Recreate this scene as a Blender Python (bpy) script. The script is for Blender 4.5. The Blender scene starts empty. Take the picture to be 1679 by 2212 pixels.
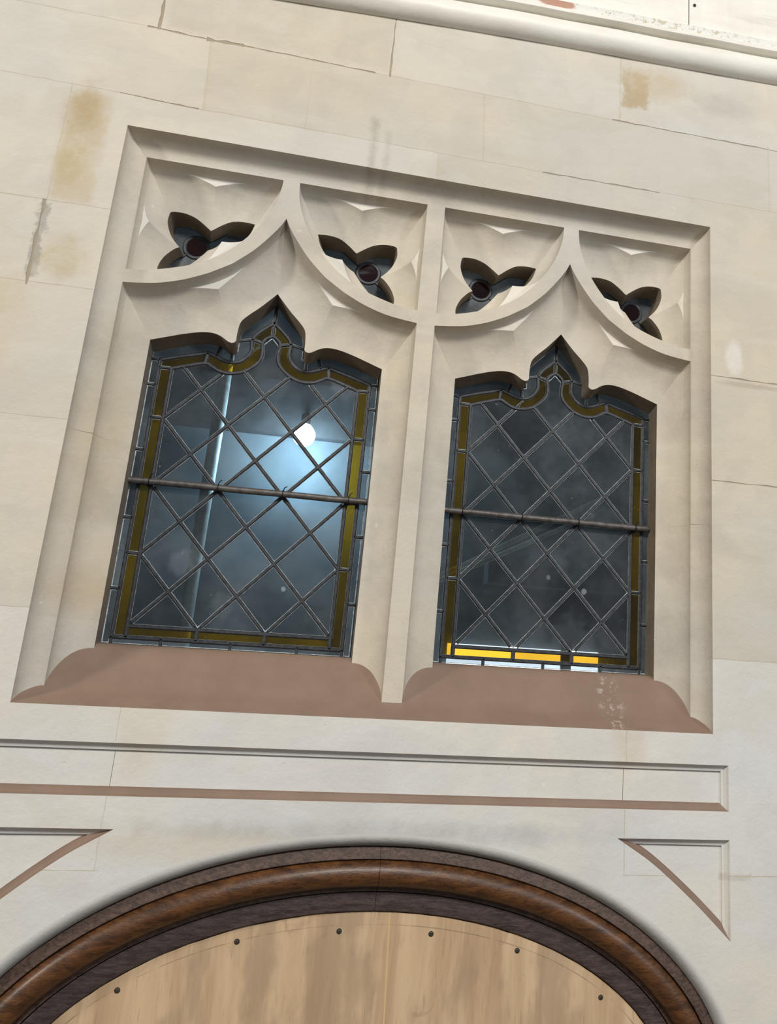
import bpy, math, random
from mathutils import Matrix, Vector
from mathutils.geometry import delaunay_2d_cdt
random.seed(7)
SC = bpy.context.scene
COL = SC.collection

# ------------------------------------------------------------------ camera
# solved from the rectangular window frame; wall face is the plane y = 0, z = 0 at the foot of the window frame
CAM_POS = (-0.2110, -2.1072, 0.0555)
R = ((0.968607, -0.243673, 0.049231), (0.116000, 0.267868, -0.956447), (0.219873, 0.932132, 0.287725))
cd = bpy.data.cameras.new('camera')
cam = bpy.data.objects.new('camera', cd)
COL.objects.link(cam)
cam.matrix_world = Matrix(((R[0][0], -R[1][0], -R[2][0], CAM_POS[0]),
                           (R[0][1], -R[1][1], -R[2][1], CAM_POS[1]),
                           (R[0][2], -R[1][2], -R[2][2], CAM_POS[2]),
                           (0, 0, 0, 1)))
cd.sensor_fit = 'HORIZONTAL'
cd.sensor_width = 36.0
cd.lens = 2000.0 / 1679.0 * 36.0
cd.shift_x = (839.5 - 1156.86) / 1679.0
cd.shift_y = (910.60 - 1106.0) / 1679.0
cd.clip_start = 0.02
SC.camera = cam

# ------------------------------------------------------------------ light
SC.view_settings.view_transform = 'Standard'
SC.view_settings.look = 'None'
SC.view_settings.gamma = 1.0
SC.view_settings.exposure = 0.0
SC.view_settings.use_curve_mapping = False
w = bpy.data.worlds.new('world')
SC.world = w
w.use_nodes = True
bg = w.node_tree.nodes['Background']
bg.inputs[0].default_value = (0.93, 0.96, 1.0, 1)
bg.inputs[1].default_value = 0.22


def area(name, loc, target, size, power, color):
    l = bpy.data.lights.new(name, 'AREA')
    l.shape = 'RECTANGLE'
    l.size, l.size_y = size
    l.energy = power
    l.color = color
    o = bpy.data.objects.new(name, l)
    COL.objects.link(o)
    o.location = loc
    o.rotation_euler = (Vector(target) - Vector(loc)).to_track_quat('-Z', 'Y').to_euler()
    return o


area('roof_light', (0.5, -7.0, 5.3), (0.0, 0, 0.2), (2.2, 1.2), 455, (1.0, 0.965, 0.90))
area('side_window_left', (-5.4, -2.55, 2.3), (-0.3, 0, 0.5), (0.45, 0.6), 135, (1.0, 0.92, 0.79))
area('side_window_right', (4.0, -4.0, 2.1), (0.2, 0, 0.4), (0.9, 1.2), 75, (0.91, 0.95, 1.0))


# ------------------------------------------------------------------ material helpers
class NT:
    def __init__(s, name):
        s.m = bpy.data.materials.new(name)
        s.m.use_nodes = True
        s.t = s.m.node_tree
        s.t.nodes.clear()
        s.out = s.t.nodes.new('ShaderNodeOutputMaterial')
        s._pos = None

    def n(s, typ, **kw):
        nd = s.t.nodes.new('ShaderNode' + typ)
        for k, v in kw.items():
            setattr(nd, k, v)
        return nd

    def set(s, sock, v):
        if hasattr(v, 'is_linked') or hasattr(v, 'links'):
            s.t.links.new(v, sock)
        elif isinstance(v, (tuple, list)):
            sock.default_value = tuple(v) + ((1.0,) if len(v) == 3 and sock.type == 'RGBA' else ())
        else:
            sock.default_value = v

    def math(s, op, a, b=0.0, c=0.0):
        nd = s.n('Math', operation=op)
        s.set(nd.inputs[0], a)
        s.set(nd.inputs[1], b)
        s.set(nd.inputs[2], c)
        return nd.outputs[0]

    def mix(s, f, a, b, mode='MIX'):
        nd = s.n('Mix', data_type='RGBA', blend_type=mode)
        s.set(nd.inputs[0], f)
        s.set(nd.inputs[6], a)
        s.set(nd.inputs[7], b)
        return nd.outputs[2]

    def pos(s):
        if s._pos is None:
            g = s.n('NewGeometry')
            sep = s.n('SeparateXYZ')
            s.t.links.new(g.outputs['Position'], sep.inputs[0])
            s._pos = (g.outputs['Position'], sep.outputs[0], sep.outputs[1], sep.outputs[2])
        return s._pos

    def scaled(s, sc):
        mp = s.n('Mapping')
        s.t.links.new(s.pos()[0], mp.inputs[0])
        mp.inputs['Scale'].default_value = sc if isinstance(sc, tuple) else (sc, sc, sc)
        return mp.outputs[0]

    def noise(s, scale, detail=3.0, rough=0.55, vec=None, dist=0.0):
        nd = s.n('TexNoise')
        nd.inputs['Scale'].default_value = scale
        nd.inputs['Detail'].default_value = detail
        nd.inputs['Roughness'].default_value = rough
        nd.inputs['Distortion'].default_value = dist
        s.t.links.new(vec if vec is not None else s.pos()[0], nd.inputs['Vector'])
        return nd.outputs[0]

    def ramp(s, v, a, b, lo=0.0, hi=1.0):
        nd = s.n('MapRange', interpolation_type='SMOOTHSTEP')
        s.set(nd.inputs[0], v)
        for i, x in enumerate((a, b, lo, hi)):
            nd.inputs[1 + i].default_value = x
        return nd.outputs[0]

    def bump(s, h, strength, dist):
        nd = s.n('Bump')
        nd.inputs['Strength'].default_value = strength
        nd.inputs['Distance'].default_value = dist
        s.t.links.new(h, nd.inputs['Height'])
        return nd.outputs[0]

    def principled(s, color, rough=0.8, metallic=0.0, spec=0.3, normal=None, coat=0.0):
        b = s.n('BsdfPrincipled')
        s.set(b.inputs['Base Color'], color)
        s.set(b.inputs['Roughness'], rough)
        b.inputs['Metallic'].default_value = metallic
        b.inputs['Specular IOR Level'].default_value = spec
        b.inputs['Coat Weight'].default_value = coat
        b.inputs['Coat Roughness'].default_value = 0.25
        if normal is not None:
            s.t.links.new(normal, b.inputs['Normal'])
        s.t.links.new(b.outputs[0], s.out.inputs[0])
        return b


def ellipse_mask(t, cx, cz, rx, rz, edge, wob=0.25, wscale=14.0):
    """soft blotch on the wall face, with a noisy outline"""
    P, X, Y, Z = t.pos()
    dx = t.math('DIVIDE', t.math('SUBTRACT', X, cx), rx)
    dz = t.math('DIVIDE', t.math('SUBTRACT', Z, cz), rz)
    d = t.math('SQRT', t.math('ADD', t.math('MULTIPLY', dx, dx), t.math('MULTIPLY', dz, dz)))
    nz = t.math('MULTIPLY', t.math('SUBTRACT', t.noise(wscale, 4.0, 0.65), 0.5), wob * 4)
    return t.ramp(t.math('ADD', d, nz), 1.0 + edge, 1.0 - edge)


def rect_mask(t, x0, x1, z0, z1, edge, wob=0.02):
    P, X, Y, Z = t.pos()
    nz = t.math('MULTIPLY', t.math('SUBTRACT', t.noise(30.0, 6.0, 0.75), 0.5), wob * 7)
    dx = t.math('SUBTRACT', t.math('ABSOLUTE', t.math('SUBTRACT', X, (x0 + x1) / 2)), (x1 - x0) / 2)
    dz = t.math('SUBTRACT', t.math('ABSOLUTE', t.math('SUBTRACT', Z, (z0 + z1) / 2)), (z1 - z0) / 2)
    d = t.math('ADD', t.math('MAXIMUM', dx, dz), nz)
    return t.ramp(d, edge, -edge)


def stone(name, base, stains=(), var=1.0, block_tint=0.0, grime=0.0):
    t = NT(name)
    big = t.noise(1.7, 3.0, 0.5)
    mid = t.noise(7.5, 5.0, 0.6)
    fine = t.noise(60.0, 4.0, 0.7)
    brush = t.noise(3.0, 4.0, 0.6, t.scaled((1.0, 1.0, 6.0)))
    warm = tuple(c * k for c, k in zip(base, (1.03, 0.985, 0.90)))
    cool = tuple(c * k for c, k in zip(base, (0.95, 0.965, 0.985)))
    c = t.mix(t.ramp(big, 0.35, 0.65), warm, cool)
    patch = t.noise(4.2, 2.0, 0.5, t.scaled((0.8, 1.0, 1.5)), 0.8)
    c = t.mix(t.math('MULTIPLY', t.ramp(patch, 0.50, 0.57), 0.45 * var), c, tuple(x * k for x, k in zip(base, (0.90, 0.875, 0.84))))
    streak = t.noise(12.0, 5.0, 0.7, t.scaled((1.0, 1.0, 0.35)))
    c = t.mix(t.math('MULTIPLY', t.ramp(streak, 0.52, 0.75), 0.40 * var), c, tuple(x * k for x, k in zip(base, (0.86, 0.855, 0.86))))
    c = t.mix(t.math('MULTIPLY', t.ramp(mid, 0.40, 0.72), 0.40 * var), c, tuple(x * 0.82 for x in base))
    c = t.mix(t.math('MULTIPLY', t.ramp(brush, 0.50, 0.75), 0.35 * var), c, tuple(min(1, x * 1.10) for x in base))
    if block_tint:
        oi = t.n('ObjectInfo')
        f = t.math('MULTIPLY', t.math('SUBTRACT', oi.outputs['Random'], 0.5), block_tint)
        c = t.mix(1.0, c, t.mix(1.0, (1, 1, 1), (1, 1, 1)), 'MULTIPLY')
        hs = t.n('HueSaturation')
        t.set(hs.inputs['Value'], t.math('ADD', 1.0, f))
        t.set(hs.inputs['Saturation'], t.math('ADD', 1.0, t.math('MULTIPLY', f, -3.0)))
        t.set(hs.inputs['Color'], c)
        c = hs.outputs[0]
    for (kind, args, col, amt) in stains:
        m = (ellipse_mask if kind == 'e' else rect_mask)(t, *args)
        m = t.math('MULTIPLY', m, t.math('MULTIPLY', t.ramp(t.noise(11.0, 5.0, 0.7), 0.28, 0.62, 0.35, 1.0), amt))
        c = t.mix(m, c, col)
    # small pits and chips
    spk = t.ramp(t.noise(150.0, 2.0, 0.5), 0.72, 0.80)
    gate = t.ramp(t.noise(5.0, 3.0, 0.5), 0.45, 0.7)
    c = t.mix(t.math('MULTIPLY', t.math('MULTIPLY', spk, gate), 0.35), c, tuple(x * 0.55 for x in base))
    chip = t.ramp(t.noise(38.0, 2.0, 0.5), 0.755, 0.78)
    c = t.mix(t.math('MULTIPLY', chip, 0.5), c, (0.80, 0.78, 0.72))
    if grime:
        gm = t.math('MULTIPLY', t.ramp(t.noise(6.0, 6.0, 0.7), 0.42, 0.7), grime)
        c = t.mix(gm, c, tuple(x * 0.55 for x in base))
    h = t.math('ADD', t.math('MULTIPLY', fine, 0.5), t.math('MULTIPLY', mid, 0.8))
    h = t.math('ADD', h, t.math('MULTIPLY', spk, -0.5))
    t.principled(c, 0.88, spec=0.2, normal=t.bump(h, 0.45, 0.004))
    return t.m


OCHRE = (0.50, 0.375, 0.20)
GREY = (0.30, 0.285, 0.255)
WALL_STAINS = [
    ('r', (-0.885, -0.795, 1.10, 1.385, 0.012, 0.006), OCHRE, 0.42),
    ('e', (-0.845, 1.350, 0.040, 0.06, 0.7, 0.55), (0.42, 0.30, 0.13), 0.55),
    ('e', (-0.850, 1.205, 0.032, 0.065, 0.7, 0.55), (0.46, 0.36, 0.14), 0.45),
    ('e', (-0.832, 0.955, 0.050, 0.042, 0.6, 0.50), (0.46, 0.36, 0.18), 0.60),
    ('r', (-0.897, -0.876, 0.905, 1.085, 0.006, 0.010), GREY, 0.75),
    ('e', (-0.96, 0.78, 0.09, 0.13, 0.5, 0.3), (0.62, 0.49, 0.30), 0.40),
    ('r', (0.486, 0.560, 1.650, 1.765, 0.012, 0.012), (0.44, 0.32, 0.17), 0.75),
    ('e', (0.60, 1.74, 0.085, 0.045, 0.6, 0.40), (0.52, 0.40, 0.24), 0.50),
    ('e', (0.78, 1.715, 0.10, 0.035, 0.6, 0.40), GREY, 0.25),
    ('r', (-0.60, -0.16, 1.45, 1.585, 0.03, 0.02), (0.46, 0.41, 0.34), 0.22),
    ('r', (-0.71, -0.155, 1.61, 1.80, 0.015, 0.01), (0.50, 0.44, 0.33), 0.40),
    ('r', (-0.182, -0.166, 1.22, 1.46, 0.010, 0.006), GREY, 0.42),
    ('r', (-0.145, -0.132, 1.26, 1.43, 0.010, 0.006), GREY, 0.32),
    ('e', (0.00, 1.27, 0.03, 0.10, 0.6, 0.4), GREY, 0.18),
    ('e', (0.545, 0.03, 0.045, 0.12, 0.4, 0.2), (0.58, 0.48, 0.33), 0.40),
    ('e', (-0.50, 0.00, 0.05, 0.16, 0.5, 0.3), (0.62, 0.53, 0.36), 0.30),
    ('e', (0.85, 0.12, 0.10, 0.12, 0.5, 0.3), (0.62, 0.54, 0.40), 0.30),
    ('e', (0.815, 0.945, 0.022, 0.05, 0.4, 0.4), (0.78, 0.76, 0.72), 0.70),
    ('e', (0.865, 0.873, 0.09, 0.007, 0.4, 0.4), (0.42, 0.36, 0.28), 0.55),
    ('r', (0.77, 0.84, -0.312, -0.298, 0.004, 0.003), (0.45, 0.38, 0.33), 0.50),
    ('e', (-0.30, -0.255, 0.25, 0.035, 0.6, 0.3), (0.62, 0.53, 0.38), 0.45),
    ('e', (0.05, -0.225, 0.42, 0.020, 0.7, 0.35), (0.36, 0.37, 0.38), 0.45),
    ('r', (-1.2, -0.45, -0.06, 0.19, 0.06, 0.03), (0.70, 0.66, 0.58), 0.35),
]
M_wall = stone('limewashed_ashlar', (0.645, 0.612, 0.545), WALL_STAINS, 1.0, 0.07)
M_dress = stone('dressed_stone', (0.645, 0.605, 0.535), [
    ('r', (-0.182, -0.166, 1.22, 1.46, 0.010, 0.006), GREY, 0.42),
    ('r', (-0.145, -0.132, 1.26, 1.43, 0.010, 0.006), GREY, 0.32),
    ('e', (-0.70, 0.62, 0.05, 0.22, 0.5, 0.3), (0.56, 0.47, 0.31), 0.50),
    ('e', (0.62, 0.24, 0.06, 0.14, 0.5, 0.3), (0.36, 0.33, 0.28), 0.45),
    ('e', (-0.68, 0.24, 0.06, 0.05, 0.5, 0.3), (0.55, 0.42, 0.26), 0.45),
    ('e', (0.00, 1.29, 0.05, 0.06, 0.6, 0.4), GREY, 0.25),
], 1.1, 0.03, 0.30)
M_reveal = stone('dirty_shaded_reveal_stone', (0.24, 0.20, 0.155), (), 1.4, 0.0, 0.8)  # dirt, with the shade of the recess painted in as darker stone
M_eyelet = stone('lit_eyelet_stone', (0.78, 0.76, 0.72), (), 0.4)  # lighter copy of the dressed stone; front-facing brightness put into its colour
M_lower = stone('pale_grey_limewash', (0.725, 0.715, 0.690), WALL_STAINS, 0.8, 0.05)


def soot_shade_edge():
    t = NT('soot_shaded_stone')
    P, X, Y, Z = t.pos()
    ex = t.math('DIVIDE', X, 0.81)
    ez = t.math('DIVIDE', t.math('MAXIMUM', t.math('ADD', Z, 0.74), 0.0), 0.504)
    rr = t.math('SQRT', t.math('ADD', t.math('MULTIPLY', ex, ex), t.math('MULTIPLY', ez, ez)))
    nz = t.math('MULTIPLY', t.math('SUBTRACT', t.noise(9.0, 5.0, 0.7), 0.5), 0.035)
    f = t.ramp(t.math('ADD', rr, nz), 1.012, 0.975)  # darkens toward the opening: grey stain plus painted shading of the rounding
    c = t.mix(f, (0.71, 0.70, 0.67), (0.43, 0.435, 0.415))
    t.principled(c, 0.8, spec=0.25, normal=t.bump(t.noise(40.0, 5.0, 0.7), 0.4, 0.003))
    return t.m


M_archedge = soot_shade_edge()
M_mortar = stone('lime_mortar', (0.61, 0.56, 0.47), (), 1.2)
M_crack = stone('open_joint', (0.40, 0.35, 0.275), (), 1.2)


def brown():
    t = NT('brown_sill_paint')
    n1 = t.noise(9.0, 5.0, 0.6)
    c = t.mix(t.ramp(n1, 0.3, 0.7), (0.235, 0.160, 0.119), (0.272, 0.188, 0.142))
    sc_ = t.math('MULTIPLY', t.math('MULTIPLY', ellipse_mask(t, 0.52, 0.06, 0.03, 0.07, 0.4, 0.4, 30.0), t.ramp(t.noise(60, 4, .7), .52, .64)), 0.6)
    c = t.mix(sc_, c, (0.6, 0.52, 0.45))
    t.principled(c, 0.6, spec=0.3, normal=t.bump(t.noise(120.0, 3.0, 0.6), 0.25, 0.002))
    return t.m


M_brown = brown()


def cream():
    t = NT('cream_gloss_paint')
    n1 = t.noise(5.0, 5.0, 0.6, t.scaled((1, 1, 3)))
    c = t.mix(t.ramp(n1, 0.35, 0.7), (0.86, 0.84, 0.77), (0.80, 0.77, 0.69))
    g = t.ramp(t.noise(4.0, 5.0, 0.65, t.scaled((0.6, 1, 6))), 0.55, 0.75)
    c = t.mix(t.math('MULTIPLY', g, 0.35), c, (0.45, 0.43, 0.38))
    P, X, Y, Z = t.pos()
    t.principled(c, 0.45, spec=0.4, normal=t.bump(t.noise(18.0, 4.0, 0.6), 0.3, 0.006))
    return t.m


M_cream = cream()


def chipped():
    t = NT('chipped_white_paint')
    n1 = t.noise(70.0, 5.0, 0.7)
    g = t.ramp(t.noise(7.0, 3.0, 0.6), 0.40, 0.55)
    c = t.mix(t.math('MULTIPLY', t.ramp(n1, 0.50, 0.60), g), (0.83, 0.82, 0.78), (0.60, 0.55, 0.42))
    c = t.mix(t.ramp(t.noise(120.0, 3, .6), 0.66, 0.72), c, (0.30, 0.24, 0.18))
    m = ellipse_mask(t, 0.275, 1.924, 0.06, 0.020, 0.2, 0.25, 40.0)
    c = t.mix(m, c, (0.52, 0.30, 0.22))
    t.principled(c, 0.7, spec=0.3, normal=t.bump(n1, 0.5, 0.003))
    return t.m


M_chip = chipped()


def simple(name, col, rough=0.6, metal=0.0, spec=0.4, nscale=40.0, var=0.2, bump=0.3, bd=0.001):
    t = NT(name)
    n1 = t.noise(nscale, 4.0, 0.6)
    c = t.mix(t.ramp(n1, 0.3, 0.7), tuple(x * (1 - var) for x in col), tuple(min(1.0, x * (1 + var)) for x in col))
    t.principled(c, rough, metal, spec, normal=t.bump(n1, bump, bd))
    return t.m


M_lead = simple('lead_came', (0.043, 0.046, 0.053), 0.5, 0.3, 0.5, 90.0, 0.35)
M_bar = simple('rusty_painted_iron', (0.115, 0.105, 0.10), 0.5, 0.4, 0.5, 60.0, 0.35)
M_wire = simple('black_copper_wire', (0.02, 0.02, 0.025), 0.5, 0.5)
M_putty = simple('pale_cement_residue', (0.44, 0.50, 0.53), 0.8, 0, 0.2, 120.0, 0.4)
M_screw = simple('dull_steel_screw', (0.20, 0.18, 0.15), 0.4, 0.9)
M_hole = simple('dark_screw_slot', (0.03, 0.025, 0.02), 0.8)
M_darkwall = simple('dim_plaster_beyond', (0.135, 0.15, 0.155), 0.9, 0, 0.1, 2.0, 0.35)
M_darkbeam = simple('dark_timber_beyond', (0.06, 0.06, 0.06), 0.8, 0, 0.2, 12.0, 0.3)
M_pole = simple('white_painted_pipe', (0.75, 0.78, 0.72), 0.5, 0, 0.4, 30.0, 0.2)
M_rail = simple('worn_rail', (0.80, 0.80, 0.68), 0.5, 0, 0.4, 30.0, 0.3)
M_floor = simple('floor_boards', (0.075, 0.058, 0.045), 0.6, 0, 0.3, 6.0, 0.3)


def wood(name, dark, light, grain, rough=0.35, coat=0.3):
    """oak: streaks laid across x so that they run along the members"""
    t = NT(name)
    v = t.scaled(grain)
    n1 = t.noise(9.0, 6.0, 0.7, v, 0.6)
    n2 = t.noise(45.0, 4.0, 0.6, v)
    c = t.mix(t.ramp(n1, 0.32, 0.68), dark, light)
    c = t.mix(t.math('MULTIPLY', t.ramp(n2, 0.52, 0.68), 0.55), c, tuple(x * 0.35 for x in dark))
    t.principled(c, rough, spec=0.45, coat=coat, normal=t.bump(t.math('ADD', n1, n2), 0.35, 0.002))
    return t.m


M_oakflat = wood('dark_oak_flat', (0.042, 0.023, 0.017), (0.130, 0.077, 0.056), (9.0, 1.0, 16.0), 0.45, 0.1)
M_oakroll = wood('varnished_oak_roll', (0.050, 0.020, 0.008), (0.150, 0.062, 0.021), (2.0, 1.0, 7.0), 0.40, 0.15)
M_oakband = wood('dull_oak_band', (0.038, 0.026, 0.026), (0.100, 0.071, 0.066), (3.0, 1.0, 16.0), 0.55, 0.0)


def plywood():
    t = NT('plywood')
    v = t.scaled((6.0, 1.0, 0.55))
    n1 = t.noise(3.0, 5.0, 0.6, v, 0.8)
    n2 = t.noise(26.0, 4.0, 0.65, v)
    c = t.mix(t.ramp(n1, 0.30, 0.70), (0.455, 0.305, 0.180), (0.660, 0.480, 0.300))
    c = t.mix(t.math('MULTIPLY', t.ramp(n2, 0.55, 0.75), 0.5), c, (0.31, 0.19, 0.105))
    big = t.noise(4.0, 4.0, 0.6, t.scaled((2.2, 1, 0.8)))
    c = t.mix(t.math('MULTIPLY', t.ramp(big, 0.50, 0.62), 0.60), c, (0.37, 0.265, 0.175))
    fl = t.noise(7.0, 4.0, 0.6, t.scaled((1.6, 1, 1.2)), 1.5)
    c = t.mix(t.math('MULTIPLY', t.ramp(fl, 0.60, 0.70), 0.45), c, (0.33, 0.225, 0.14))
    P, X, Y, Z = t.pos()
    # pencil setting-out line, parallel to the arch
    a, b = 0.81 - 0.170, 0.504 - 0.170
    ex = t.math('DIVIDE', X, a)
    ez = t.math('DIVIDE', t.math('ADD', Z, 0.74), b)
    rr = t.math('SQRT', t.math('ADD', t.math('MULTIPLY', ex, ex), t.math('MULTIPLY', ez, ez)))
    ln = t.ramp(t.math('ABSOLUTE', t.math('SUBTRACT', rr, 1.0)), 0.0035, 0.0010)
    ln = t.math('MULTIPLY', ln, t.ramp(t.noise(14.0, 3, 0.6), 0.35, 0.6))
    c = t.mix(t.math('MULTIPLY', ln, 0.6), c, (0.16, 0.11, 0.075))
    # pale glue line between two veneers
    sx = t.math('ADD', t.math('SUBTRACT', X, 0.025), t.math('MULTIPLY', Z, 0.035))
    sl = t.ramp(t.math('ABSOLUTE', sx), 0.0022, 0.0008)
    c = t.mix(t.math('MULTIPLY', sl, 0.75), c, (0.72, 0.50, 0.24))
    t.principled(c, 0.65, spec=0.3, normal=t.bump(n2, 0.25, 0.001))
    return t.m


M_ply = plywood()


def glass(name, tint, dust=0.10, dustcol=(0.5, 0.56, 0.6), spread=0.6, trans=0.5, smears=False):
    """thin old glass: tinted see-through sheet, mirror reflection by Fresnel, a film of dust"""
    t = NT(name)
    oi = t.n('ObjectInfo')
    rnd = oi.outputs['Random']
    k = t.math('ADD', 1.0 - spread, t.math('MULTIPLY', rnd, spread))
    tc = t.n('Mix', data_type='RGBA', blend_type='MULTIPLY')
    tc.inputs[0].default_value = 1.0
    tc.inputs[6].default_value = tuple(tint) + (1,)
    cmb = t.n('CombineColor')
    for i in range(3):
        t.set(cmb.inputs[i], k)
    t.t.links.new(cmb.outputs[0], tc.inputs[7])
    tr = t.n('BsdfTransparent')
    t.t.links.new(tc.outputs[2], tr.inputs[0])
    gl = t.n('BsdfGlossy')
    gl.inputs['Roughness'].default_value = 0.03
    gl.inputs[0].default_value = (0.85, 0.93, 1.0, 1)
    wav = t.bump(t.noise(16.0, 2.0, 0.5), 0.12, 0.004)
    t.t.links.new(wav, gl.inputs['Normal'])
    fr = t.n('Fresnel')
    fr.inputs[0].default_value = 1.45
    m1 = t.n('MixShader')
    t.t.links.new(fr.outputs[0], m1.inputs[0])
    t.t.links.new(tr.outputs[0], m1.inputs[1])
    t.t.links.new(gl.outputs[0], m1.inputs[2])
    df = t.n('BsdfDiffuse')
    df.inputs[0].default_value = tuple(dustcol) + (1,)
    tl = t.n('BsdfTranslucent')
    tl.inputs[0].default_value = tuple(dustcol) + (1,)
    m0 = t.n('MixShader')
    m0.inputs[0].default_value = trans
    t.t.links.new(df.outputs[0], m0.inputs[1])
    t.t.links.new(tl.outputs[0], m0.inputs[2])
    spots = t.ramp(t.noise(75.0, 2.0, 0.5), 0.70, 0.76)
    cloud = t.ramp(t.noise(10.0, 5.0, 0.65), 0.30, 0.75, 0.55, 1.5)
    amt = t.math('MULTIPLY', cloud, t.math('MULTIPLY', dust, t.math('ADD', 0.6, t.math('MULTIPLY', rnd, 0.8))))
    amt = t.math('ADD', amt, t.math('MULTIPLY', spots, t.math('MULTIPLY', 0.35, t.ramp(t.noise(4.0, 2, 0.5), 0.45, 0.6))))
    if smears:
        # dried smears and bird-lime spots on single panes
        for (cx_, cz_, r_, a_) in SMEARS:
            mk_ = ellipse_mask(t, cx_, cz_, r_, r_ * 1.15, 0.35, 0.35, 45.0)
            amt = t.math('ADD', amt, t.math('MULTIPLY', mk_, a_))
    m2 = t.n('MixShader')
    t.t.links.new(amt, m2.inputs[0])
    t.t.links.new(m1.outputs[0], m2.inputs[1])
    t.t.links.new(m0.outputs[0], m2.inputs[2])
    t.t.links.new(m2.outputs[0], t.out.inputs[0])
    return t.m


SMEARS = [(-0.494, 0.321, 0.026, 0.20), (-0.394, 0.228, 0.024, 0.09), (-0.261, 0.276, 0.005, 0.6), (0.476, 0.325, 0.006, 0.5), (0.381, 0.354, 0.005, 0.3), (-0.35, 0.80, 0.045, 0.10), (-0.17, 0.80, 0.035, 0.12), (-0.47, 0.735, 0.05, 0.06), (0.45, 0.20, 0.05, 0.08)]
M_clear = glass('clear_quarry_glass', (0.76, 0.87, 0.93), 0.135, smears=True)
M_edge = glass('obscured_border_glass', (0.70, 0.82, 0.90), 0.22)
M_amber = glass('amber_glass', (0.86, 0.47, 0.03), 0.135, (0.58, 0.37, 0.03), 0.45)
M_red = glass('ruby_glass', (0.20, 0.02, 0.012), 0.06, (0.12, 0.02, 0.012), 0.3, 0.1)
M_tgrey = glass('grey_tracery_glass', (0.40, 0.44, 0.46), 0.36, (0.44, 0.47, 0.49), 0.35, 0.06)


def emit(name, col, s):
    t = NT(name)
    e = t.n('Emission')
    e.inputs[0].default_value = tuple(col) + (1,)
    e.inputs[1].default_value = s
    t.t.links.new(e.outputs[0], t.out.inputs[0])
    return t.m


M_bulb = emit('lit_bulb', (0.62, 0.86, 1.0), 60.0)
M_day = emit('daylit_pane', (0.92, 0.97, 1.0), 1.9)


# ------------------------------------------------------------------ object helpers
def mk(name, verts, faces, mats, parent=None, smooth=False, midx=None):
    me = bpy.data.meshes.new(name)
    me.from_pydata([tuple(v) for v in verts], [], faces)
    for m in (mats if isinstance(mats, (list, tuple)) else [mats]):
        me.materials.append(m)
    if midx:
        for p, i in zip(me.polygons, midx):
            p.material_index = i
    if smooth:
        me.polygons.foreach_set('use_smooth', [True] * len(me.polygons))
    me.update()
    o = bpy.data.objects.new(name, me)
    COL.objects.link(o)
    if parent is not None:
        o.parent = parent
    return o


def empty(name, label=None, cat=None, group=None, kind=None):
    o = bpy.data.objects.new(name, None)
    COL.objects.link(o)
    return tag(o, label, cat, group, kind)


def tag(o, label=None, cat=None, group=None, kind=None):
    for k, v in (('label', label), ('category', cat), ('group', group), ('kind', kind)):
        if v:
            o[k] = v
    return o


class G:
    """a growing mesh of grids and polygons"""
    def __init__(s):
        s.v, s.f, s.m = [], [], []

    def grid(s, rows, mat=0, flip=False, closed=False):
        b, n = len(s.v), len(rows[0])
        for r in rows:
            s.v += [tuple(p) for p in r]
        for i in range(len(rows) - 1):
            for j in range(n if closed else n - 1):
                k = (j + 1) % n
                q = (b + i * n + j, b + i * n + k, b + (i + 1) * n + k, b + (i + 1) * n + j)
                s.f.append(q[::-1] if flip else q)
                s.m.append(mat)

    def poly(s, pts, mat=0):
        b = len(s.v)
        s.v += [tuple(p) for p in pts]
        s.f.append(tuple(range(b, b + len(pts))))
        s.m.append(mat)

    def box(s, x0, x1, y0, y1, z0, z1, mat=0):
        b = len(s.v)
        s.v += [(x, y, z) for x in (x0, x1) for y in (y0, y1) for z in (z0, z1)]
        for q in ((0, 1, 3, 2), (4, 6, 7, 5), (0, 4, 5, 1), (2, 3, 7, 6), (0, 2, 6, 4), (1, 5, 7, 3)):
            s.f.append(tuple(b + i for i in q))
            s.m.append(mat)

    def tube(s, pts, r, n=10, mat=0, caps=True):
        pts = [Vector(p) for p in pts]
        rows = []
        for i, p in enumerate(pts):
            d = (pts[min(i + 1, len(pts) - 1)] - pts[max(i - 1, 0)]).normalized()
            a = d.orthogonal().normalized() if i == 0 else (a - d * a.dot(d)).normalized()
            c = d.cross(a)
            rows.append([p + (a * math.cos(2 * math.pi * j / n) + c * math.sin(2 * math.pi * j / n)) * r for j in range(n)])
        s.grid(rows, mat, closed=True)
        if caps:
            s.poly(rows[0][::-1], mat)
            s.poly(rows[-1], mat)

    def build(s, name, mats, parent=None, smooth=False):
        return mk(name, s.v, s.f, mats, parent, smooth, s.m)


def cr(pts, n=5):
    """Catmull-Rom through pts"""
    out = []
    for i in range(len(pts) - 1):
        p0, p1, p2, p3 = pts[max(i - 1, 0)], pts[i], pts[i + 1], pts[min(i + 2, len(pts) - 1)]
        for k in range(n):
            t = k / n
            out.append(tuple(0.5 * (2 * b + (c - a) * t + (2 * a - 5 * b + 4 * c - d) * t * t + (3 * b - a - 3 * c + d) * t ** 3)
                             for a, b, c, d in zip(p0, p1, p2, p3)))
    out.append(tuple(pts[-1]))
    return out


def resample(pts, n):
    L = [0.0]
    for a, b in zip(pts, pts[1:]):
        L.append(L[-1] + math.hypot(b[0] - a[0], b[1] - a[1]))
    out, j = [], 0
    for i in range(n):
        s = L[-1] * i / (n - 1)
        while j < len(pts) - 2 and L[j + 1] < s:
            j += 1
        d = L[j + 1] - L[j]
        t = 0 if d < 1e-12 else (s - L[j]) / d
        out.append(tuple(a + (b - a) * t for a, b in zip(pts[j], pts[j + 1])))
    return out


def lerp(a, b, t):
    return tuple(x + (y - x) * t for x, y in zip(a, b))


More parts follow.
